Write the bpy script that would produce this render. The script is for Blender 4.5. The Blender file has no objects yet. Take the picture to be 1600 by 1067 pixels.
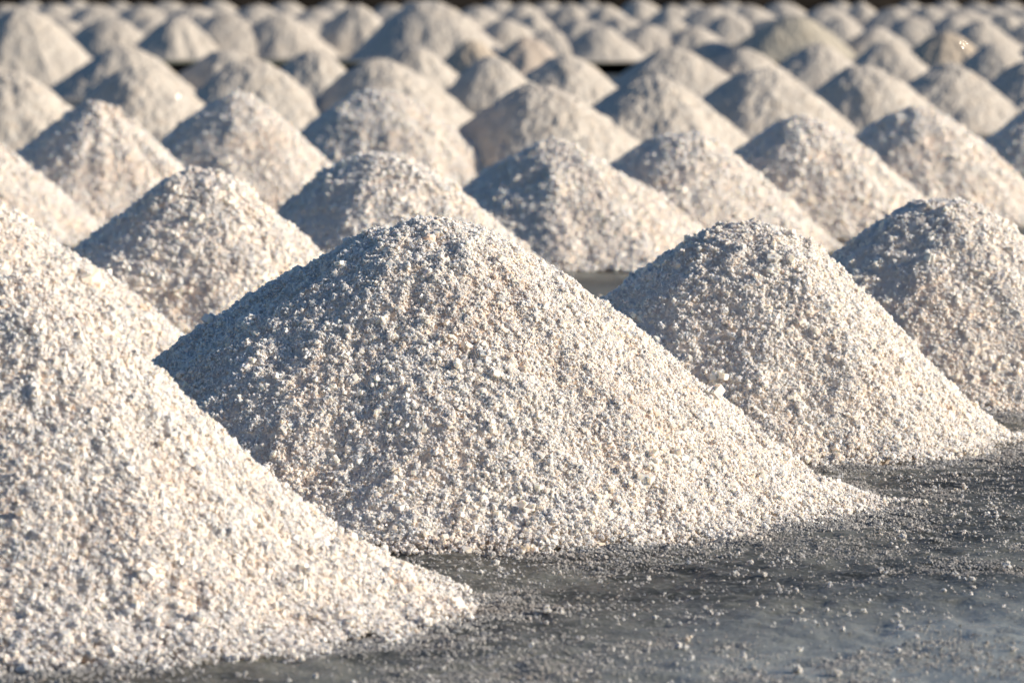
import bpy, math
import numpy as np
from mathutils import Vector

sc = bpy.context.scene
COL = sc.collection
RNG = np.random.default_rng(11)

# ------------------------------------------------------------------ camera
IMG_W, IMG_H, FPX, CAM_H = 1600.0, 1067.0, 7590.0, 1.125
PITCH = math.atan(583.5 / FPX)
cd = bpy.data.cameras.new('camera')
cam = bpy.data.objects.new('camera', cd)
COL.objects.link(cam)
cam.location = (0, 0, CAM_H)
cam.rotation_euler = (math.pi / 2 - PITCH, 0, 0)
cd.sensor_width = 36.0
cd.lens = FPX * 36.0 / IMG_W
cd.clip_start, cd.clip_end = 0.5, 6000.0
cd.dof.use_dof = True
cd.dof.focus_distance = 10.15
cd.dof.aperture_fstop = 7.2
sc.camera = cam

# ------------------------------------------------------------------ sky, sun, exposure
SUN_EL, SUN_AZ = math.radians(19.0), math.radians(-6.0)     # azimuth from +X (right), negative towards the camera
sun_vec = Vector((math.cos(SUN_EL) * math.cos(SUN_AZ), math.cos(SUN_EL) * math.sin(SUN_AZ), math.sin(SUN_EL)))
world = bpy.data.worlds.new('World')
sc.world = world
world.use_nodes = True
wn = world.node_tree.nodes
wl = world.node_tree.links
sky = wn.new('ShaderNodeTexSky')
sky.sky_type = 'NISHITA'
sky.sun_disc = False
sky.sun_elevation = SUN_EL
sky.sun_rotation = math.pi / 2 - SUN_AZ
sky.dust_density = 0.3
sky.ozone_density = 4.5
wl.new(sky.outputs[0], wn['Background'].inputs[0])
wn['Background'].inputs[1].default_value = 0.07
sd = bpy.data.lights.new('sun', 'SUN')
sd.energy, sd.angle, sd.color = 5.0, math.radians(0.53), (1.0, 0.87, 0.715)
so = bpy.data.objects.new('sun', sd)
COL.objects.link(so)
so.rotation_euler = sun_vec.to_track_quat('Z', 'Y').to_euler()
vs = sc.view_settings
vs.view_transform, vs.look, vs.exposure, vs.gamma = 'Standard', 'None', 0.33, 1.0
vs.use_curve_mapping = False
sc.cycles.max_bounces = 10
sc.cycles.diffuse_bounces = 7
sc.cycles.transmission_bounces = 8
sc.cycles.glossy_bounces = 2
sc.cycles.sample_clamp_indirect = 6.0
sc.cycles.use_denoising = True

# ------------------------------------------------------------------ numeric helpers
def hash2(ix, iy, seed):
    h = (ix.astype(np.int64) * 374761393 + iy.astype(np.int64) * 668265263 + seed * 982451653) & 0xFFFFFFFF
    h = ((h ^ (h >> 13)) * 1274126177) & 0xFFFFFFFF
    h = ((h ^ (h >> 16)) * 2246822519) & 0xFFFFFFFF
    return ((h ^ (h >> 15)) & 0xFFFFFF) / float(0xFFFFFF)

def vnoise(x, y, seed=0):                      # smooth value noise in -1..1
    ix, iy = np.floor(x), np.floor(y)
    fx, fy = x - ix, y - iy
    fx, fy = fx * fx * fx * (fx * (fx * 6 - 15) + 10), fy * fy * fy * (fy * (fy * 6 - 15) + 10)
    a, b = hash2(ix, iy, seed), hash2(ix + 1, iy, seed)
    c, d = hash2(ix, iy + 1, seed), hash2(ix + 1, iy + 1, seed)
    return 2 * ((a * (1 - fx) + b * fx) * (1 - fy) + (c * (1 - fx) + d * fx) * fy) - 1

def fbm(x, y, seed=0, octv=3):
    s, a, t = 0, 1.0, 0
    for o in range(octv):
        s = s + a * vnoise(x * 2 ** o + 17.3 * o, y * 2 ** o - 9.1 * o, seed + o)
        t += a
        a *= 0.5
    return s / t

def worley(x, y, seed=0):                      # distance to the nearest of jittered cell points
    ix, iy = np.floor(x), np.floor(y)
    best = np.full(x.shape, 9.0)
    for dx in (-1, 0, 1):
        for dy in (-1, 0, 1):
            cx, cy = ix + dx, iy + dy
            px, py = cx + hash2(cx, cy, seed), cy + hash2(cx, cy, seed + 7)
            best = np.minimum(best, (px - x) ** 2 + (py - y) ** 2)
    return np.sqrt(best)

def pix(px, py, depth):                        # reading aid: photo position + distance -> point in the place
    d = Vector(((px - IMG_W / 2) / FPX, 0, 0))
    f = Vector((0, math.cos(PITCH), -math.sin(PITCH)))
    u = Vector((0, math.sin(PITCH), math.cos(PITCH)))
    return Vector((0, 0, CAM_H)) + (d + f - u * ((py - IMG_H / 2) / FPX)) * depth

# ------------------------------------------------------------------ materials
def new_mat(name):
    m = bpy.data.materials.new(name)
    m.use_nodes = True
    nt = m.node_tree
    return m, nt, nt.nodes, nt.links, nt.nodes['Principled BSDF']

def ramp(n, stops):
    r = n.new('ShaderNodeValToRGB')
    e = r.color_ramp.elements
    while len(e) < len(stops):
        e.new(0.5)
    for k, (p, c) in zip(e, stops):
        k.position, k.color = p, (*c, 1)
    return r

def salt_material(name, grain, wet=1.0, bed=False, clear=0.0, hue=(1, 1, 1)):
    m, nt, n, l, b = new_mat(name)
    tc = n.new('ShaderNodeTexCoord')
    big = n.new('ShaderNodeTexNoise')
    big.inputs['Scale'].default_value = 5.0
    big.inputs['Detail'].default_value = 5.0
    geo = n.new('ShaderNodeNewGeometry')
    l.new(geo.outputs['Position'], big.inputs['Vector'])
    tint = ramp(n, [(p_, tuple(v * wet * k_ for v, k_ in zip(c_, hue))) for p_, c_ in [(0.36, (0.945, 0.862, 0.765)), (0.5, (0.94, 0.882, 0.80)), (0.64, (0.945, 0.84, 0.728))]] if grain or bed else [(0.3, (0.61 * hue[0], 0.58 * hue[1], 0.52 * hue[2])), (0.5, (0.61 * hue[0], 0.585 * hue[1], 0.535 * hue[2])), (0.68, (0.58 * hue[0], 0.545 * hue[1], 0.485 * hue[2]))])
    l.new(big.outputs['Fac'], tint.inputs[0])
    mix = n.new('ShaderNodeMix')
    mix.data_type, mix.blend_type = 'RGBA', 'MULTIPLY'
    mix.inputs['Factor'].default_value = 1.0
    l.new(tint.outputs[0], mix.inputs['A'])
    if grain:
        oi = n.new('ShaderNodeObjectInfo')
        var = ramp(n, [(0.0, (1.0, 1.0, 1.0)), (0.75, (1.0, 0.992, 0.98)), (0.94, (0.998, 0.975, 0.955)),
                       (0.98, (0.99, 0.92, 0.87)), (1.0, (0.97, 0.87, 0.80))])
        l.new(oi.outputs['Random'], var.inputs[0])
        rr = n.new('ShaderNodeMapRange')
        rr.inputs['From Min'].default_value, rr.inputs['From Max'].default_value = 0.03, 0.06
        rr.inputs['To Min'].default_value, rr.inputs['To Max'].default_value = 0.16 if wet > 0.9 else 0.28, 0.5
        l.new(oi.outputs['Random'], rr.inputs['Value'])
        l.new(rr.outputs[0], b.inputs['Roughness'])
    else:
        fine = n.new('ShaderNodeTexVoronoi')
        fine.inputs['Scale'].default_value = 75.0
        l.new(geo.outputs['Position'], fine.inputs['Vector'])
        sep = n.new('ShaderNodeSeparateColor')
        l.new(fine.outputs['Color'], sep.inputs[0])
        var = ramp(n, [(0.0, (1, 1, 1)), (0.6, (0.98, 0.95, 0.91)), (0.9, (0.95, 0.87, 0.80)), (1.0, (0.88, 0.80, 0.70))])
        l.new(sep.outputs[0], var.inputs[0])
        b.inputs['Roughness'].default_value = 0.5
    l.new(var.outputs[0], mix.inputs['B'])
    l.new(mix.outputs['Result'], b.inputs['Base Color'])
    b.inputs['IOR'].default_value = 1.5
    if grain:
        b.inputs['Subsurface Weight'].default_value = 0.85 if wet > 0.6 else 0.0
        b.inputs['Subsurface Radius'].default_value = (1.0, 0.8, 0.58)
        b.inputs['Subsurface Scale'].default_value = 0.011
        tr = n.new('ShaderNodeBsdfTranslucent')
        l.new(mix.outputs['Result'], tr.inputs['Color'])
        ms = n.new('ShaderNodeMixShader')
        ms.inputs[0].default_value = clear
        l.new(b.outputs[0], ms.inputs[1])
        l.new(tr.outputs[0], ms.inputs[2])
        l.new(ms.outputs[0], n['Material Output'].inputs['Surface'])
    return m

def dark_material(name, lo, hi, scale, rough):
    m, nt, n, l, b = new_mat(name)
    geo = n.new('ShaderNodeNewGeometry')
    n1 = n.new('ShaderNodeTexNoise')
    n1.inputs['Scale'].default_value = scale
    n1.inputs['Detail'].default_value = 6.0
    l.new(geo.outputs['Position'], n1.inputs['Vector'])
    c = ramp(n, [(0.35, lo), (0.65, hi)])
    l.new(n1.outputs['Fac'], c.inputs[0])
    l.new(c.outputs[0], b.inputs['Base Color'])
    b.inputs['Roughness'].default_value = rough
    if rough > 0.8:
        b.inputs['Specular IOR Level'].default_value = 0.0
    return m

M_GRAIN = salt_material('salt_grain', True)
M_PILE = salt_material('salt_heap', False)
M_BROWN = salt_material('salt_heap_brownish', False, hue=(0.94, 0.88, 0.80))
M_GREEN = salt_material('salt_heap_greenish', False, hue=(0.87, 0.87, 0.81))
M_PINK = salt_material('salt_heap_pinkish', False, hue=(1.0, 0.94, 0.90))
M_BED = salt_material('salt_bed', False, 0.97, True)
M_WET = salt_material('wet_salt_grain', True, 0.8, hue=(0.97, 1.0, 1.04))
M_GREY = salt_material('brine_grey_grain', True, 0.5, False, 0.0, hue=(0.90, 0.97, 1.06))
M_PEACH = dark_material('peach_salt', (0.80, 0.60, 0.46), (0.86, 0.72, 0.60), 90.0, 0.5)

def ground_material():
    m, nt, n, l, b = new_mat('wet_clay')
    geo = n.new('ShaderNodeNewGeometry')
    mp = n.new('ShaderNodeMapping')
    mp.inputs['Scale'].default_value = (1.0, 0.55, 1.0)
    l.new(geo.outputs['Position'], mp.inputs['Vector'])
    n1 = n.new('ShaderNodeTexNoise')
    n1.inputs['Scale'].default_value = 2.2
    n1.inputs['Detail'].default_value = 8.0
    n1.inputs['Roughness'].default_value = 0.62
    l.new(mp.outputs[0], n1.inputs['Vector'])
    c = ramp(n, [(0.38, (0.030, 0.031, 0.025)), (0.5, (0.070, 0.072, 0.058)), (0.62, (0.19, 0.195, 0.165))])
    l.new(n1.outputs['Fac'], c.inputs[0])
    n2 = n.new('ShaderNodeTexNoise')
    n2.inputs['Scale'].default_value = 90.0
    n2.inputs['Detail'].default_value = 4.0
    l.new(geo.outputs['Position'], n2.inputs['Vector'])
    cr = ramp(n, [(0.52, (0, 0, 0)), (0.66, (1, 1, 1))])      # thin salt crust in specks
    l.new(n2.outputs['Fac'], cr.inputs[0])
    mx = n.new('ShaderNodeMix')
    mx.data_type = 'RGBA'
    sc_ = n.new('ShaderNodeMath')
    sc_.operation = 'MULTIPLY'
    sc_.inputs[1].default_value = 0.55
    l.new(cr.outputs[0], sc_.inputs[0])
    l.new(sc_.outputs[0], mx.inputs['Factor'])
    l.new(c.outputs[0], mx.inputs['A'])
    mx.inputs['B'].default_value = (0.34, 0.34, 0.33, 1)
    film_sheen = n.new('ShaderNodeMix')
    film_sheen.data_type = 'RGBA'
    film_sheen.inputs['B'].default_value = (0.33, 0.35, 0.325, 1)      # pale silt and salt, lightened to stand in for sky sheen
    l.new(mx.outputs['Result'], film_sheen.inputs['A'])
    l.new(film_sheen.outputs['Result'], b.inputs['Base Color'])
    rr = n.new('ShaderNodeMapRange')
    dist = n.new('ShaderNodeVectorMath')          # shallow brine and its painted sheen centre on this point
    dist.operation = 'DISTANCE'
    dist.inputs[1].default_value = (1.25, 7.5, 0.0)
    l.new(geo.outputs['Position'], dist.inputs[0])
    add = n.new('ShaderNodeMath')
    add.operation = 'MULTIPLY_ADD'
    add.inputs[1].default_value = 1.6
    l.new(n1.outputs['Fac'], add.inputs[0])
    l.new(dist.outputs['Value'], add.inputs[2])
    rr.inputs['From Min'].default_value, rr.inputs['From Max'].default_value = 1.55, 2.2
    rr.inputs['To Min'].default_value, rr.inputs['To Max'].default_value = 0.24, 0.45
    l.new(add.outputs[0], rr.inputs['Value'])
    l.new(rr.outputs[0], b.inputs['Roughness'])
    rs = n.new('ShaderNodeMapRange')
    rs.inputs['From Min'].default_value, rs.inputs['From Max'].default_value = 1.55, 2.2
    rs.inputs['To Min'].default_value, rs.inputs['To Max'].default_value = 0.65, 0.35
    l.new(add.outputs[0], rs.inputs['Value'])
    l.new(rs.outputs[0], b.inputs['Specular IOR Level'])
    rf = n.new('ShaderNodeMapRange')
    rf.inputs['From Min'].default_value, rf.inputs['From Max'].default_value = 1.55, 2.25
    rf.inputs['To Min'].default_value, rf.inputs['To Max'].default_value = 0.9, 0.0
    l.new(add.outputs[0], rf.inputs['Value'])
    l.new(rf.outputs[0], film_sheen.inputs['Factor'])
    bp = n.new('ShaderNodeBump')
    bp.inputs['Distance'].default_value = 0.004
    bp.inputs['Strength'].default_value = 0.8
    l.new(n2.outputs['Fac'], bp.inputs['Height'])
    l.new(bp.outputs[0], b.inputs['Normal'])
    return m

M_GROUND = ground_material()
M_DITCH = dark_material('black_mud', (0.006, 0.006, 0.007), (0.014, 0.014, 0.015), 3.0, 0.85)
M_BANK = dark_material('dark_earth', (0.022, 0.018, 0.014), (0.05, 0.042, 0.034), 0.8, 0.95)

# ------------------------------------------------------------------ mesh helpers
def mesh_from(name, verts, faces, mat, smooth=False):
    me = bpy.data.meshes.new(name)
    verts = np.asarray(verts, dtype=np.float32)
    faces = np.asarray(faces, dtype=np.int32)
    k = faces.shape[1]
    me.vertices.add(len(verts))
    me.vertices.foreach_set('co', verts.ravel())
    me.loops.add(faces.size)
    me.loops.foreach_set('vertex_index', faces.ravel())
    me.polygons.add(len(faces))
    me.polygons.foreach_set('loop_start', np.arange(len(faces), dtype=np.int32) * k)
    me.polygons.foreach_set('use_smooth', np.full(len(faces), smooth))
    me.update(calc_edges=True)
    me.validate()
    me.materials.append(mat)
    return me

def grid_faces(nx, ny, keep=None):
    i, j = np.meshgrid(np.arange(nx - 1), np.arange(ny - 1), indexing='ij')
    a = (i * ny + j).ravel()
    f = np.stack([a, a + ny, a + ny + 1, a + 1], 1)
    if keep is not None:
        f = f[keep.ravel()[f].any(1)]
        used = np.unique(f)
        remap = np.full(nx * ny, -1)
        remap[used] = np.arange(len(used))
        return remap[f], used
    return f, None

def link(name, me, parent=None, loc=None):
    o = bpy.data.objects.new(name, me)
    COL.objects.link(o)
    if parent is not None:
        o.parent = parent
    if loc is not None:
        o.location = loc
    return o

# ------------------------------------------------------------------ the setting: ground, ditch, bank
def axis(parts):
    out = []
    for a, b, st in parts:
        out.append(np.arange(a, b - 1e-6, st))
    return np.concatenate(out + [np.array([parts[-1][1]])])

def ground_z(x, y):
    near = np.clip((24 - y) / 10, 0, 1)
    z = 0.006 * fbm(x * 1.3, y * 1.0, 5, 3) + near * (0.006 * fbm(x * 7, y * 5, 8, 3) + 0.0065 * fbm(x * 24, y * 20, 9, 2))
    return z

DITCH_Y0, DITCH_Y1 = 51.4, 58.8
gx = axis([(-900, -60, 140), (-60, -6, 3), (-6, -2.0, 0.25), (-2.0, -1.0, 0.03), (-1.0, 1.9, 0.012), (1.9, 2.3, 0.03), (2.3, 6, 0.25), (6, 60, 3), (60, 900, 140)])
gy = axis([(-300, 0, 60), (0, 7, 0.5), (7.0, 7.4, 0.03), (7.4, 12.4, 0.0135), (12.4, 13.2, 0.03), (13.2, 26, 0.16), (26, DITCH_Y0, 1.2)])
X, Y = np.meshgrid(gx, gy, indexing='ij')
f, _ = grid_faces(len(gx), len(gy))
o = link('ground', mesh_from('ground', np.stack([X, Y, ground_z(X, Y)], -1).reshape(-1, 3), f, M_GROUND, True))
o['kind'] = 'structure'
gx2 = axis([(-900, -60, 140), (-60, 60, 2), (60, 900, 140)])
gy2 = axis([(DITCH_Y1, 130, 1.5), (130, 400, 60), (400, 4000, 600)])
X, Y = np.meshgrid(gx2, gy2, indexing='ij')
f, _ = grid_faces(len(gx2), len(gy2))
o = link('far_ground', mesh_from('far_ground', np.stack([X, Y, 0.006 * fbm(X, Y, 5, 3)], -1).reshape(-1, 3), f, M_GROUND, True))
o['kind'] = 'structure'
gx3 = axis([(-900, -60, 140), (-60, 60, 0.5), (60, 900, 140)])
prof = np.array([(DITCH_Y0 - 0.05, -0.03), (DITCH_Y0 + 0.35, -0.4), (DITCH_Y0 + 0.7, -0.62), (DITCH_Y1 - 0.5, -0.62), (DITCH_Y1 - 0.22, -0.4), (DITCH_Y1 - 0.08, -0.15), (DITCH_Y1 + 0.05, -0.02)])
X, K = np.meshgrid(gx3, np.arange(len(prof)), indexing='ij')
ed = 0.03 * fbm(X * 1.7, K * 1.0, 3, 2)
f, _ = grid_faces(len(gx3), len(prof))
o = link('ditch', mesh_from('ditch', np.stack([X, prof[K, 0] + ed * (K > 0) * (K < 6), prof[K, 1] + ed * (K > 0) * (K < 6)], -1).reshape(-1, 3), f, M_DITCH))
o['kind'] = 'structure'
bx = axis([(-400, -40, 12), (-40, 40, 0.5), (40, 400, 12)])
bt = np.linspace(0, 1, 28)
X, T = np.meshgrid(bx, bt, indexing='ij')
by = 118 + T * 9.0
bz = 2.6 * np.clip(np.minimum(T, 1 - T) * 3.2, 0, 0.8) / 0.8 - 0.05
bz = bz + np.where((T > 0.02) & (T < 0.98), 0.22 * fbm(X * 0.9, by * 0.9, 31, 4), 0)
f, _ = grid_faces(len(bx), len(bt))
o = link('earth_bank', mesh_from('earth_bank', np.stack([X, by, bz], -1).reshape(-1, 3), f, M_BANK))
o['label'] = 'long dark earth bank closing off the salt field behind the farthest piles'
o['category'] = 'bank'

# ------------------------------------------------------------------ salt grain prototypes
def crystal_block(rng, c, s):
    v = np.array([(x, y, z) for x in (-1, 1) for y in (-1, 1) for z in (-1, 1)], float)
    v *= rng.uniform(0.62, 1.32, 3) * s
    v += rng.normal(0, 0.07 * s, v.shape)
    q = rng.normal(size=4)
    q /= np.linalg.norm(q)
    w, x, y, z = q
    Rm = np.array([[1 - 2 * (y * y + z * z), 2 * (x * y - w * z), 2 * (x * z + w * y)],
                   [2 * (x * y + w * z), 1 - 2 * (x * x + z * z), 2 * (y * z - w * x)],
                   [2 * (x * z - w * y), 2 * (y * z + w * x), 1 - 2 * (x * x + y * y)]])
    f = np.array([(0, 1, 3, 2), (4, 6, 7, 5), (0, 4, 5, 1), (2, 3, 7, 6), (0, 2, 6, 4), (1, 5, 7, 3)])
    return v @ Rm.T + c, f

def grain_cluster(seed, n, spread, size):
    rng = np.random.default_rng(seed)
    V, F, k = [], [], 0
    for i in range(n):
        d = rng.normal(size=3)
        d /= np.linalg.norm(d)
        c = d * spread * (0.0 if i == 0 else rng.uniform(0.6, 1.0))
        v, f = crystal_block(rng, c, size * (1.15 if i == 0 else rng.uniform(0.55, 1.0)))
        V.append(v)
        F.append(f + k)
        k += 8
    return mesh_from('grain', np.concatenate(V), np.concatenate(F), M_GRAIN)

def grain_lump(seed):
    import bmesh
    rng = np.random.default_rng(seed)
    bm = bmesh.new()
    bmesh.ops.create_icosphere(bm, subdivisions=2, radius=0.9)
    pts = rng.normal(size=(9, 3))
    pts /= np.linalg.norm(pts, axis=1)[:, None]
    amp = rng.uniform(-0.12, 0.34, 9)
    st = rng.uniform(0.8, 1.15, 3)
    for v in bm.verts:
        d = np.array(v.co) / 0.9
        r = 0.78 + np.sum(amp * np.exp(-((1 - pts @ d) / 0.16))) + rng.normal(0, 0.045)
        v.co = Vector(d * r * st)
    me = bpy.data.meshes.new('grain')
    bm.to_mesh(me)
    bm.free()
    me.materials.append(M_GRAIN)
    return me

PROTO = bpy.data.collections.new('grain_shapes')
GRAIN_MESHES = [grain_cluster(100 + i, n, sp, si) for i, (n, sp, si) in enumerate(
    [(8, 0.70, 0.36), (9, 0.76, 0.32), (7, 0.62, 0.40), (10, 0.80, 0.29), (6, 0.6, 0.42), (9, 0.85, 0.30)])] + [grain_lump(200 + i) for i in range(2)]
for i, me in enumerate(GRAIN_MESHES):
    PROTO.objects.link(bpy.data.objects.new('grain_%d' % i, me))
NPROTO = len(GRAIN_MESHES)
def tinted(name, mat):
    c = bpy.data.collections.new(name)
    for i, me in enumerate(GRAIN_MESHES):
        mw = me.copy()
        mw.materials[0] = mat
        c.objects.link(bpy.data.objects.new('%s_%d' % (name, i), mw))
    return c
WETPROTO, GREYPROTO = tinted('wet_grain', M_WET), tinted('grey_grain', M_GREY)

def grain_nodes(PROTO):
    ng = bpy.data.node_groups.new('grains', 'GeometryNodeTree')
    ng.interface.new_socket('Geometry', in_out='INPUT', socket_type='NodeSocketGeometry')
    ng.interface.new_socket('Geometry', in_out='OUTPUT', socket_type='NodeSocketGeometry')
    n, l = ng.nodes, ng.links
    gi, go = n.new('NodeGroupInput'), n.new('NodeGroupOutput')
    iop = n.new('GeometryNodeInstanceOnPoints')
    ci = n.new('GeometryNodeCollectionInfo')
    ci.inputs['Collection'].default_value = PROTO
    ci.inputs['Separate Children'].default_value = True
    ci.inputs['Reset Children'].default_value = True
    iop.inputs['Pick Instance'].default_value = True
    def attr(nm, t):
        a = n.new('GeometryNodeInputNamedAttribute')
        a.data_type = t
        a.inputs['Name'].default_value = nm
        return a.outputs['Attribute']
    e2r = n.new('FunctionNodeEulerToRotation')
    l.new(attr('turn', 'FLOAT_VECTOR'), e2r.inputs[0])
    l.new(gi.outputs[0], iop.inputs['Points'])
    l.new(ci.outputs[0], iop.inputs['Instance'])
    l.new(attr('pick', 'INT'), iop.inputs['Instance Index'])
    l.new(e2r.outputs[0], iop.inputs['Rotation'])
    l.new(attr('size', 'FLOAT_VECTOR'), iop.inputs['Scale'])
    l.new(iop.outputs[0], go.inputs[0])
    return ng
GN, GN_WET, GN_GREY = grain_nodes(PROTO), grain_nodes(WETPROTO), grain_nodes(GREYPROTO)

def grain_cloud(name, pts, rad, rng, parent=None, group=None):
    n = len(pts)
    me = bpy.data.meshes.new(name)
    me.vertices.add(n)
    me.vertices.foreach_set('co', np.asarray(pts, np.float32).ravel())
    me.attributes.new('turn', 'FLOAT_VECTOR', 'POINT').data.foreach_set('vector', rng.uniform(0, 6.283, (n, 3)).astype(np.float32).ravel())
    s = rad[:, None] * rng.uniform(0.8, 1.2, (n, 3))
    me.attributes.new('size', 'FLOAT_VECTOR', 'POINT').data.foreach_set('vector', s.astype(np.float32).ravel())
    me.attributes.new('pick', 'INT', 'POINT').data.foreach_set('value', rng.integers(0, 6, n).astype(np.int32))
    me.materials.append(M_GRAIN)
    o = link(name, me, parent)
    o['kind'] = 'stuff'
    md = o.modifiers.new('grains', 'NODES')
    md.node_group = group or GN
    return o

# ------------------------------------------------------------------ the salt piles
class Pile:
    def __init__(s, px, py, scale, R, dome, seed, lean=0.0, lean_dir=0.0):
        p = pix(px, py, FPX / scale)
        s.c, s.h, s.R, s.dome, s.seed = (p.x, p.y), p.z, R, dome, seed
        s.lean, s.lean_dir = lean, lean_dir
        s.slump = 0.014 if scale > 580 else 0.022
        s.groove = 0.0
        s.toe = 0.155 if scale > 800 else 0.088 if scale > 700 else 0.085 if scale > 580 else 0.04
    def rho(s, x, y):
        r = np.hypot(x, y)
        th = np.arctan2(y, x)
        k = 1 + 0.05 * vnoise(np.cos(th) * 1.4 + s.seed * 3.1, np.sin(th) * 1.4, s.seed) + s.lean * np.cos(th - s.lean_dir) \
            + 0.035 * vnoise(np.cos(th) * 4 + 9, np.sin(th) * 5, s.seed + 3)
        return r / (s.R * k)
    def smooth_z(s, x, y):
        r = s.rho(x, y)
        a = s.dome
        c = 1 - (np.sqrt(r * r + a * a) - a) / (math.sqrt(1 + a * a) - a)
        k = s.toe
        z = np.where(c / k > 30, c, k * np.log1p(np.exp(np.minimum(c / k, 30)))) - s.toe * 0.13
        return s.h * z
    def z(s, x, y, rough=1.0, fine=True):
        z = s.smooth_z(x, y)
        m = np.clip(z / (0.08 * s.h), 0.0, 1.0)
        q = s.seed * 5.7
        low = lambda u, v: s.slump * fbm(u * 2.3 + q, v * 2.3 + q, s.seed + 11, 2) + rough * 0.015 * fbm(u * 6 + q, v * 6 - q, s.seed, 2)
        o1 = np.zeros(1)
        z = z + m * (low(x, y) - low(o1, o1)[0] * np.exp(-(x * x + y * y) / (0.4 * s.R) ** 2))
        if s.groove:
            th, rr = np.arctan2(y, x), np.hypot(x, y)
            z = z + m * s.groove * fbm(th * 4.3 + 1.2 * vnoise(x * 5, y * 5, 3), rr * 2.5, s.seed + 9, 2) * np.clip(rr / 0.1, 0, 1) * np.clip(1.4 - rr / s.R, 0, 1)
        z = z + m * rough * (0.011 * fbm(x * 19 + q, y * 19, s.seed + 1, 2)
             + 0.011 * (0.5 - worley(x / 0.028 + q + 0.3 * fbm(x * 40, y * 40, 3, 1), y / 0.028, s.seed + 6)))
        if fine:
            z = z + np.clip(z / (0.03 * s.h), 0.15, 1.0) * (0.005 * (0.55 - worley(x / 0.05 + q, y / 0.05, s.seed + 2))
                 + 0.008 * (0.5 - worley(x / 0.017 + q, y / 0.017, s.seed + 4))) * rough
        return z

def pile_mesh(p, step, rough=1.0, fine=True, sink=0.0, mat=None):
    ext = p.R * 1.6
    g = np.arange(-ext, ext + step, step)
    X, Y = np.meshgrid(g, g, indexing='ij')
    rj = np.random.default_rng(p.seed)
    X = X + rj.uniform(-0.25, 0.25, X.shape) * step
    Y = Y + rj.uniform(-0.25, 0.25, X.shape) * step
    Z = p.z(X, Y, rough, fine)
    Z = Z - sink * np.clip(Z / 0.03, 0, 1)
    if mat:
        Z = Z - 0.024 * np.clip((0.05 - Z) / 0.03, 0, 1) + rj.normal(0, 0.0017, Z.shape)
    f, used = grid_faces(len(g), len(g), Z > -0.004)
    return mesh_from('salt_pile', np.stack([X, Y, Z], -1).reshape(-1, 3)[used], f, mat or M_PILE, False)

def pile_grains(p, obj, rng, dens, rad, back=0.10):
    ext = p.R * 1.55
    area = (2 * ext) ** 2
    n = int(area * dens * 1.3)
    x, y = rng.uniform(-ext, ext, n), rng.uniform(-ext, ext, n)
    z = p.z(x, y, 1.0, False)
    e = 0.01
    zs = p.smooth_z(x, y)
    nx, ny = -(p.smooth_z(x + e, y) - zs) / e, -(p.smooth_z(x, y + e) - zs) / e
    front = (-ny) / np.sqrt(nx * nx + ny * ny + 0.05) > -0.45
    edge = np.clip((zs / p.h - 0.004 + 0.016 * fbm(x * 14, y * 14, p.seed + 31, 2)) / 0.06, 0, 1)
    keep = (rng.random(n) < np.where(front, 1.0, back)) & (rng.random(n) < edge)
    x, y, z = x[keep], y[keep], z[keep]
    ok_front = front[keep]
    r = rad * np.exp(rng.normal(0, 0.40, len(x))) * np.where(ok_front, 1, 1.6)
    r *= 1.0 + 0.22 * fbm(x * 7, y * 7, p.seed + 20, 2)
    z = np.maximum(z, 0.001) + rng.uniform(-0.5, 0.35, len(x)) * rad
    return grain_cloud('salt_grains', np.stack([x, y, z], 1), r, rng, obj)

def pile_lumps(p, obj, rng, n, rad):
    got = 0
    while got < n:
        a = rng.uniform(-math.pi * 1.06, math.pi * 0.06)
        r = p.R * math.sqrt(rng.uniform(0.0, 1.12))
        x, y = np.array([r * math.cos(a)]), np.array([r * math.sin(a)])
        z = float(p.z(x, y, 1.0, False)[0])
        if z < -0.002:
            continue
        s = rad * float(np.exp(rng.normal(0.1, 0.28)))
        o = bpy.data.objects.new('salt_lump', GRAIN_MESHES[int(rng.integers(0, 6))])
        COL.objects.link(o)
        o.parent = obj
        o.location = (x[0], y[0], max(z, 0.0) + s * 0.45)
        o.rotation_euler = rng.uniform(0, 6.283, 3)
        o.scale = rng.uniform(0.8, 1.2, 3) * s
        got += 1

def peach_lump(p, obj, dx, dy, s):
    z = float(p.z(np.array([dx]), np.array([dy]), 1.0, False)[0])
    me = GRAIN_MESHES[-1].copy()
    me.materials[0] = M_PEACH
    o = bpy.data.objects.new('salt_lump', me)
    COL.objects.link(o)
    o.parent = obj
    o['label'] = 'peach coloured salt lump near the top'
    o.location, o.scale, o.rotation_euler = (dx, dy, z + 0.4 * s), (s, s, s * 0.8), (0.4, 0.2, 1.0)

NEAR_GROUP, MID_GROUP, FAR_GROUP = 'salt piles in the foreground', 'salt piles between the foreground and the ditch', 'salt piles beyond the dark ditch'
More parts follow.
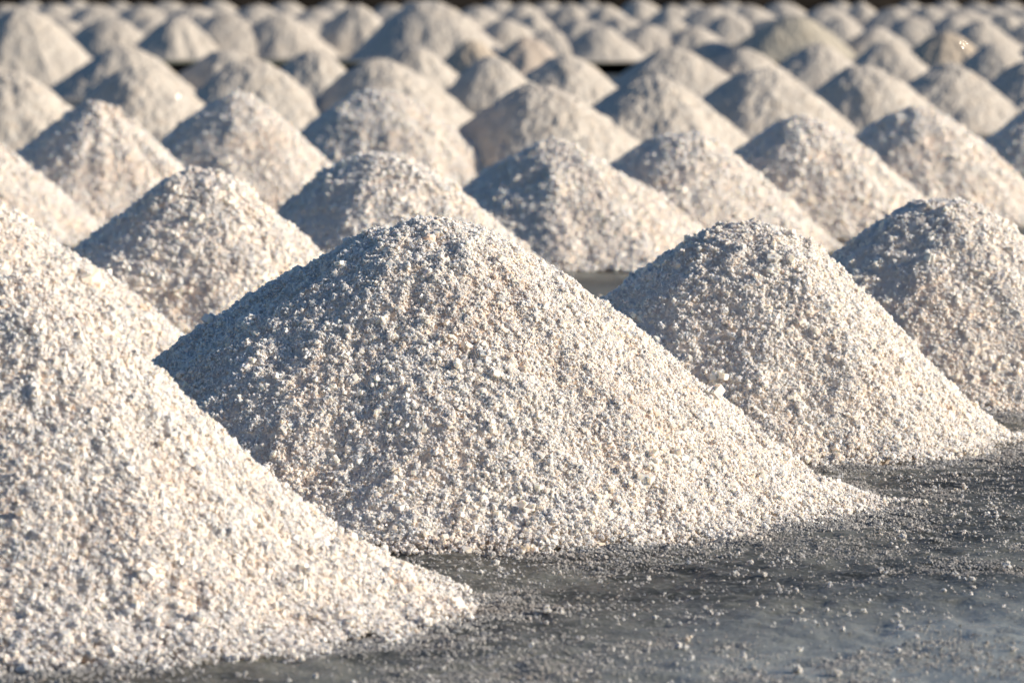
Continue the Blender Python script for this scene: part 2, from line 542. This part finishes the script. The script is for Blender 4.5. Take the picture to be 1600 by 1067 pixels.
# peak x, peak y in the photo, pixels per metre there, base radius, dome, lean, label
NEAR = [
    (2, 430, 890, 0.70, 0.22, 0.0, 0, 'large soft-focus salt pile filling the lower left corner, nearest of all'),
    (672, 340, 742, 0.875, 0.23, 0.08, math.pi, 'largest sharply focused salt pile, in the centre with a peach lump near its top'),
    (1174, 348, 655, 0.645, 0.30, 0.09, math.pi, 'dome-topped sharp salt pile immediately right of the big central pile'),
    (1478, 314, 590, 0.635, 0.44, 0.0, 0, 'broad round-topped salt pile in the foreground cut by the right edge'),
]
MIDA = [
    (-112, 282, 560, 0.74, 0.2, 'salt pile behind the corner pile, only its sunlit right slope entering from the left edge'),
    (314, 268, 512, 0.585, 0.20, 'pointed salt pile half hidden behind the left shoulder of the central pile'),
    (598, 242, 470, 0.64, 0.26, 'salt pile peeking over the top of the big central pile'),
    (862, 222, 407, 0.66, 0.20, 'salt pile with grey ground at its foot, behind the gap right of the central pile'),
    (1066, 208, 388, 0.62, 0.22, 'salt pile directly behind the dome-topped sharp pile, its left side shaded'),
    (1252, 186, 369, 0.63, 0.26, 'salt pile seen between the dome-topped pile and the broad right-edge pile, behind both'),
    (1432, 167, 351, 0.66, 0.18, 'salt pile directly behind and left of the broad pile at the right edge'),
    (1655, 158, 322, 0.66, 0.22, 'salt pile at the right edge showing only its dark shaded left flank'),
    (-100, 188, 378, 0.66, 0.2, 'smooth sunlit slope of a salt pile at the left edge, below the ridged pile'),
    (156, 163, 360, 0.66, 0.16, 'salt pile with vertical grooves down from its peak, left of the middle distance'),
    (368, 148, 336, 0.64, 0.18, 'salt pile just right of the grooved pile in the middle distance'),
    (588, 142, 300, 0.66, 0.30, 'wide salt pile above the central pile, standing in front of a taller looking one'),
]
MIDB = [
    (838, 132, 297, 0.64, 0.24, 'blurred salt pile whose dark left flank touches the wide pile above the central pile'),
    (1022, 120, 270, 0.62, 0.2, 'blurred salt pile behind the one with its left side shaded, right of centre'),
    (1188, 108, 258, 0.64, 0.24, 'blurred salt pile with a long sunlit right slope, right of the centre of the picture'),
    (1350, 103, 246, 0.60, 0.2, 'grey-flecked blurred salt pile next right after the long-sloped one'),
    (1484, 100, 226, 0.62, 0.2, 'blurred salt pile second from the right edge in the middle distance'),
    (1616, 94, 214, 0.62, 0.2, 'blurred salt pile cut by the right edge above the dark flank'),
    (12, 112, 264, 0.62, 0.2, 'blurred salt pile at the left edge, left of the grooved pile'),
    (-52, 84, 216, 0.62, 0.2, 'sliver of a salt pile at the far left edge under the tall dark-shouldered pile'),
    (212, 104, 252, 0.60, 0.2, 'blurred salt pile directly behind the gap between the grooved pile and its neighbour'),
    (196, 72, 180, 0.62, 0.22, 'blurred salt pile left of the leftmost black gap of the ditch'),
    (392, 92, 232, 0.60, 0.24, 'blurred salt pile standing between the two left black gaps of the ditch'),
    (352, 78, 178, 0.52, 0.24, 'small shaded salt pile on the right of the leftmost black gap'),
    (492, 78, 182, 0.44, 0.2, 'small low salt pile on the right of the second black gap'),
    (592, 93, 231, 0.60, 0.28, 'blurred salt pile rising right behind the wide pile above the central pile'),
    (652, 74, 180, 0.50, 0.2, 'small salt pile in the shade under the tallest pile at the top middle'),
    (768, 88, 224, 0.46, 0.2, 'small blurred salt pile above the peak gap right of the wide pile'),
    (738, 64, 166, 0.45, 0.2, 'low brownish salt pile right below the tallest pile at the top middle'),
    (884, 86, 214, 0.58, 0.22, 'small blurred salt pile left of the third black gap of the ditch'),
    (1046, 76, 184, 0.62, 0.22, 'blurred salt pile between the third and fourth black gaps of the ditch'),
    (1160, 76, 182, 0.55, 0.22, 'blurred salt pile just right of the fourth black gap of the ditch'),
    (1276, 68, 168, 0.52, 0.2, 'small blurred salt pile in front of the tall greenish-grey pile'),
    (1382, 66, 160, 0.50, 0.22, 'small blurred salt pile between the greenish-grey pile and the brown one'),
    (1480, 52, 152, 0.56, 0.24, 'brownish salt pile with a dark blue left flank, near the top right'),
    (822, 58, 168, 0.50, 0.26, 'pinkish blurred salt pile left of the small pile by the third black gap'),
    (1556, 68, 172, 0.52, 0.22, 'small blurred salt pile to the right of the brownish one with the dark blue flank'),
    (1632, 66, 166, 0.52, 0.22, 'small blurred salt pile half cut by the right edge under the far lines'),
    (32, 13, 162, 0.78, 0.2, 'tall salt pile with a dark left shoulder in the top left corner'),
]
FIRST = [   # first line beyond the ditch
    (96, 30, 122, 0.6), (172, 26, 124, 0.52), (276, 26, 126, 0.50), (352, 20, 124, 0.58), (436, 22, 124, 0.56), (556, 8, 122, 0.52),
    (672, 2, 127, 0.78), (790, 30, 124, 0.5), (858, 46, 128, 0.42), (936, 42, 128, 0.46), (1010, 38, 126, 0.5), (1082, 42, 126, 0.46),
    (1238, 24, 127, 0.66), (1368, 42, 126, 0.46), (1530, 32, 124, 0.52), (1612, 36, 122, 0.5)]
SECOND = [(12, 8, 98, 0.55), (84, 6, 96, 0.5), (150, 8, 97, 0.5), (222, 8, 98, 0.5), (300, 10, 98, 0.5), (402, 8, 97, 0.52), (494, 14, 98, 0.5), (610, 8, 98, 0.5),
    (744, 10, 98, 0.45), (818, 6, 96, 0.42), (890, 6, 96, 0.40), (948, 8, 97, 0.40), (1050, 8, 98, 0.42), (1112, 10, 100, 0.56), (1172, 9, 97, 0.44),
    (1290, 10, 98, 0.46), (1346, 4, 97, 0.36), (1396, 12, 98, 0.44), (1452, 10, 98, 0.44), (1502, 14, 98, 0.46), (1548, 12, 96, 0.46), (1596, 14, 96, 0.46)]
BETWEEN = [(x_, 22 + (i_ * 7) % 9, 106, 0.56 + 0.05 * (i_ % 3)) for i_, x_ in enumerate(
    (58, 132, 238, 318, 398, 476, 528, 604, 722, 834, 906, 972, 1046, 1140, 1204, 1312, 1424, 1490, 1572))]
THIRD = [(46, 4, 80, 0.46), (118, 3, 80, 0.46), (186, 5, 80, 0.44), (262, 4, 80, 0.46), (340, 3, 80, 0.46), (448, 5, 80, 0.46), (524, 4, 80, 0.46), (650, 4, 80, 0.46),
    (778, 4, 80, 0.44), (856, 5, 80, 0.44), (920, 4, 80, 0.42), (1000, 2, 82, 0.44), (1080, 6, 80, 0.42), (1142, 5, 80, 0.42), (1222, 5, 82, 0.46), (1312, 4, 80, 0.42),
    (1422, 5, 80, 0.42), (1478, 4, 80, 0.42), (1526, 6, 80, 0.42), (1574, 5, 80, 0.42)]

def tag(o, label, cat, group):
    o['label'], o['category'], o['group'] = label, cat, group

ALL, PILE_OBJ = [], []
for i, (px, py, s, R, dome, lean, ld, lab) in enumerate(NEAR):
    p = Pile(px, py, s, R, dome, 41 + i, lean, ld)
    ALL.append(p)
    o = link('salt_pile', pile_mesh(p, 0.008, 1.0, False, 0.001, M_BED), None, (p.c[0], p.c[1], 0))
    PILE_OBJ.append(o)
    tag(o, lab, 'salt pile', NEAR_GROUP)
    rng = np.random.default_rng(70 + i)
    pile_grains(p, o, rng, 44000, 0.0047)
    pile_lumps(p, o, rng, 280, 0.0072)
    if i == 1:
        peach_lump(p, o, 0.0, -0.13, 0.017)
        peach_lump(p, o, 0.012, -0.05, 0.012)
for i, (px, py, s, R, dome, lab) in enumerate(MIDA):
    p = Pile(px, py, s, R * 1.04, dome * 1.25, 141 + i, 0.05, i * 2.4)
    p.groove = 0.03 if 'grooves' in lab else 0.0
    ALL.append(p)
    o = link('salt_pile', pile_mesh(p, 0.013, 1.0, False, 0.0, M_BED), None, (p.c[0], p.c[1], 0))
    PILE_OBJ.append(o)
    tag(o, lab, 'salt pile', MID_GROUP)
    rng = np.random.default_rng(170 + i)
    pile_grains(p, o, rng, 19000, 0.0066, 0.08)
for i, (px, py, s, R, dome, lab) in enumerate(MIDB):
    p = Pile(px, py, s, R * 1.15, dome * 1.35, 241 + i, 0.07, i * 2.4)
    ALL.append(p)
    tint = M_BROWN if 'brownish salt' in lab else M_PINK if 'pinkish' in lab else M_PILE
    me = pile_mesh(p, 0.014, 1.1)
    me.materials[0] = tint
    o = link('salt_pile', me, None, (p.c[0], p.c[1], 0))
    PILE_OBJ.append(o)
    tag(o, lab, 'salt pile', MID_GROUP)
ORD = ['leftmost', 'second from left', 'third from left', 'fourth from left', 'fifth from left', 'sixth from left', 'seventh from left', 'eighth from left',
       'ninth from left', 'tenth from left', 'eleventh from left', 'twelfth from left', 'thirteenth from left', 'fourteenth from left', 'fifteenth from left',
       'sixteenth from left', 'seventeenth from left', 'eighteenth from left', 'nineteenth from left', 'twentieth from left', 'twenty-first from left', 'rightmost']
VAR = []
for k in range(10):
    p = Pile(800, 100, 100, 0.6, [0.26, 0.34, 0.42, 0.3, 0.5][k % 5], 341 + k)
    p.h = 0.5
    VAR.append(pile_mesh(p, 0.02, 1.2))
for row, where in ((FIRST, 'the line right beyond the ditch'), (BETWEEN, 'the second line beyond the ditch'), (SECOND, 'the third line beyond the ditch'), (THIRD, 'the farthest line by the bank')):
    for i, (px, py, s, R) in enumerate(row):
        if row is SECOND:
            s, R = s * 0.9, R * 1.6
        elif row is THIRD:
            py, s, R = py - 2, s * 0.93, R * 1.65
        elif row is FIRST:
            R = R * 1.32
        p = Pile(px, py, s, R, 0.2, 500 + i)
        ALL.append(p)
        o = link('salt_pile', VAR[(i * 3 + len(row)) % 10], None, (p.c[0], p.c[1], 0))
        o.scale = (R / 0.6, R / 0.6, p.h / 0.5)
        o.rotation_euler.z = 1.7 * i
        if row is FIRST and i == 12:
            o.data = o.data.copy()
            o.data.materials[0] = M_GREEN
        word = 'rightmost' if i == len(row) - 1 else ORD[i]
        tag(o, 'tall greenish-grey salt pile rising above its neighbours near the top right' if row is FIRST and i == 12 else
            'tallest blurred salt pile at the top middle, left of centre' if row is FIRST and i == 6 else
            'tiny blurred salt pile, %s in %s' % (word, where), 'salt pile', FAR_GROUP)

# ------------------------------------------------------------------ loose salt on the ground
rng = np.random.default_rng(5)
N = 170000
x, y = rng.uniform(-1.7, 1.9, N), rng.uniform(7.3, 14.0, N)
dist = np.full(N, 9.0)
for p in ALL[:8]:
    dx, dy = x - p.c[0], y - p.c[1]
    dist = np.minimum(dist, (p.rho(dx, dy) - 1.02) * p.R)
band = fbm(x * 1.5, y * 0.9, 61, 3) + 0.5 * fbm(x * 7, y * 5, 64, 2)
clump = np.clip(0.5 + 1.6 * fbm(x * 22, y * 16, 67, 2), 0.08, 1.6)
dens = np.clip(0.34 + 0.8 * band, 0.03, 1) * clump * 0.75 + 0.95 * np.exp(-np.maximum(dist, 0) / 0.05) * (dist > -0.05)
smooth_patch = np.clip((x - 0.3) * 1.3, 0, 1) * np.clip((8.75 - y) * 1.6, 0, 1)
dens *= 1 - 0.93 * smooth_patch
keep = (rng.random(N) < dens) & (dist > -0.04)
x, y = x[keep], y[keep]
r = 0.0017 * np.exp(rng.normal(0, 0.5, len(x))) * (1 + 0.9 * np.exp(-np.maximum(dist[keep], 0) / 0.04))
big = rng.random(len(x)) < 0.006
r[big] *= rng.uniform(1.6, 2.4, big.sum())
r = np.minimum(r, 0.0062)
z = ground_z(x, y) + r * 0.35
grain_cloud('scattered_salt', np.stack([x, y, z], 1), r, rng, None, GN_WET)
N = 420000
x, y = rng.uniform(-1.3, 1.7, N), rng.uniform(7.4, 12.6, N)
band = fbm(x * 1.9 + 4, y * 1.3, 81, 3) + 0.8 * fbm(x * 11, y * 7, 84, 3)
keep = rng.random(N) < np.clip(0.12 + 2.0 * band, 0.02, 1) * (1 - 0.85 * np.clip((x - 0.3) * 1.3, 0, 1) * np.clip((8.75 - y) * 1.6, 0, 1))
for p in ALL[:4]:
    keep &= p.rho(x - p.c[0], y - p.c[1]) > 0.98
x, y = x[keep], y[keep]
r = 0.0017 * np.exp(rng.normal(0, 0.4, len(x)))
ring = []
for p, cnt in zip(ALL[:4], (16000, 16000, 12000, 10000)):      # thin damp skirts spreading from the feet of the near piles
    th = rng.uniform(-math.pi * 1.05, 0.35, cnt)
    for _ in range(1):
        edge_r = p.R * (1.03 + 0.10 * (p.toe > 0.09)) + np.abs(rng.normal(0, 0.075, cnt)) * (1 + 0.9 * vnoise(th * 4, th * 0 + p.seed, 5)) - 0.02
    ring.append(np.stack([p.c[0] + edge_r * np.cos(th), p.c[1] + edge_r * np.sin(th)], 1))
ring = np.concatenate(ring)
x = np.concatenate([x, ring[:, 0]])
y = np.concatenate([y, ring[:, 1]])
r = np.concatenate([r, 0.0026 * np.exp(rng.normal(0, 0.4, len(ring)))])
o = grain_cloud('salt_crust', np.stack([x, y, ground_z(x, y) + 0.2 * r], 1), r, rng, None, GN_GREY)
o['label'] = 'grey crumbly salt crust soaked with brine on the ground'
o['category'] = 'salt crust'
o = bpy.data.objects['scattered_salt']
o['label'] = 'loose salt grains strewn over the dark wet ground'
o['category'] = 'salt'
got = 0
while got < 40:
    px, py = rng.uniform(620, 1600), rng.uniform(745, 1060)
    dpt = FPX * CAM_H / (py + 50.0)
    q = pix(px, py, dpt)
    if min(float((p.rho(np.array([q.x - p.c[0]]), np.array([q.y - p.c[1]]))[0] - 1.05)) for p in ALL[:5]) < 0:
        continue
    s = rng.uniform(0.0055, 0.0105)
    o = bpy.data.objects.new('loose_salt_lump', WETPROTO.objects[int(rng.integers(0, 6))].data)
    COL.objects.link(o)
    o.location = (q.x, q.y, float(ground_z(np.array([q.x]), np.array([q.y]))[0]) + s * 0.5)
    o.rotation_euler = rng.uniform(0, 6.283, 3)
    o.scale = (s, s, s * 0.9)
    tag(o, 'small loose salt lump lying alone on the dark wet ground in front', 'salt lump', 'loose salt lumps on the wet ground')
    got += 1

# ------------------------------------------------------------------ flat crystals that catch the sun
M_FACET, nt_, n_, l_, b_ = new_mat('clear_facet')
b_.inputs['Base Color'].default_value = (0.9, 0.88, 0.85, 1)
b_.inputs['Roughness'].default_value = 0.13
fv, ff = crystal_block(np.random.default_rng(3), np.zeros(3), 0.001)
fv = np.array([(x_, y_, z_) for x_ in (-1, 1) for y_ in (-1, 1) for z_ in (-0.5, 0.5)], float) * (1, 0.8, 1)
FACET = mesh_from('facet', fv, ff, M_FACET)
for fx, fy, fs in ((279, 151, .0040), (253, 251, .0028), (918, 233, .0030), (990, 332, .0024), (1505, 70, .0065), (641, 281, .0024),
                   (800, 718, .0035), (934, 556, .003), (1010, 585, .003), (1320, 545, .003), (742, 455, .003), (1505, 375, .003)):
    hit = None
    for dpt in np.arange(7.5, 58.0, 0.03):
        q = pix(fx, fy, float(dpt))
        if q.z > 0.8:
            continue
        for p, po in zip(ALL, PILE_OBJ):
            ax, ay = q.x - p.c[0], q.y - p.c[1]
            if ax * ax + ay * ay < p.R ** 2 and q.z < float(p.z(np.array([ax]), np.array([ay]), 1.0, False)[0]) + 0.006:
                hit = (po, ax, ay, q)
                break
        if hit:
            break
    if hit is None:
        continue
    po, ax, ay, q = hit
    half = (sun_vec + (Vector((0, 0, CAM_H)) - q).normalized()).normalized()
    o = bpy.data.objects.new('salt_crystal', FACET)
    COL.objects.link(o)
    o.parent = po
    o.location = (ax, ay, q.z + fs * 0.4)
    o.rotation_euler = half.to_track_quat('Z', 'Y').to_euler()
    o.scale = (fs * 0.42, fs * 0.42, fs * 0.42)

import os
if os.environ.get('PILE_REPORT'):
    for i, p in enumerate(ALL):
        near = sorted((math.hypot(p.c[0] - q.c[0], p.c[1] - q.c[1]) - p.R - q.R, j) for j, q in enumerate(ALL) if q is not p)[0]
        print('PILE', i, 'c=(%.2f,%.2f) h=%.2f R=%.2f slope=%.2f near=%d gap=%.2f' % (*p.c, p.h, p.R, p.h / p.R, near[1], near[0]))
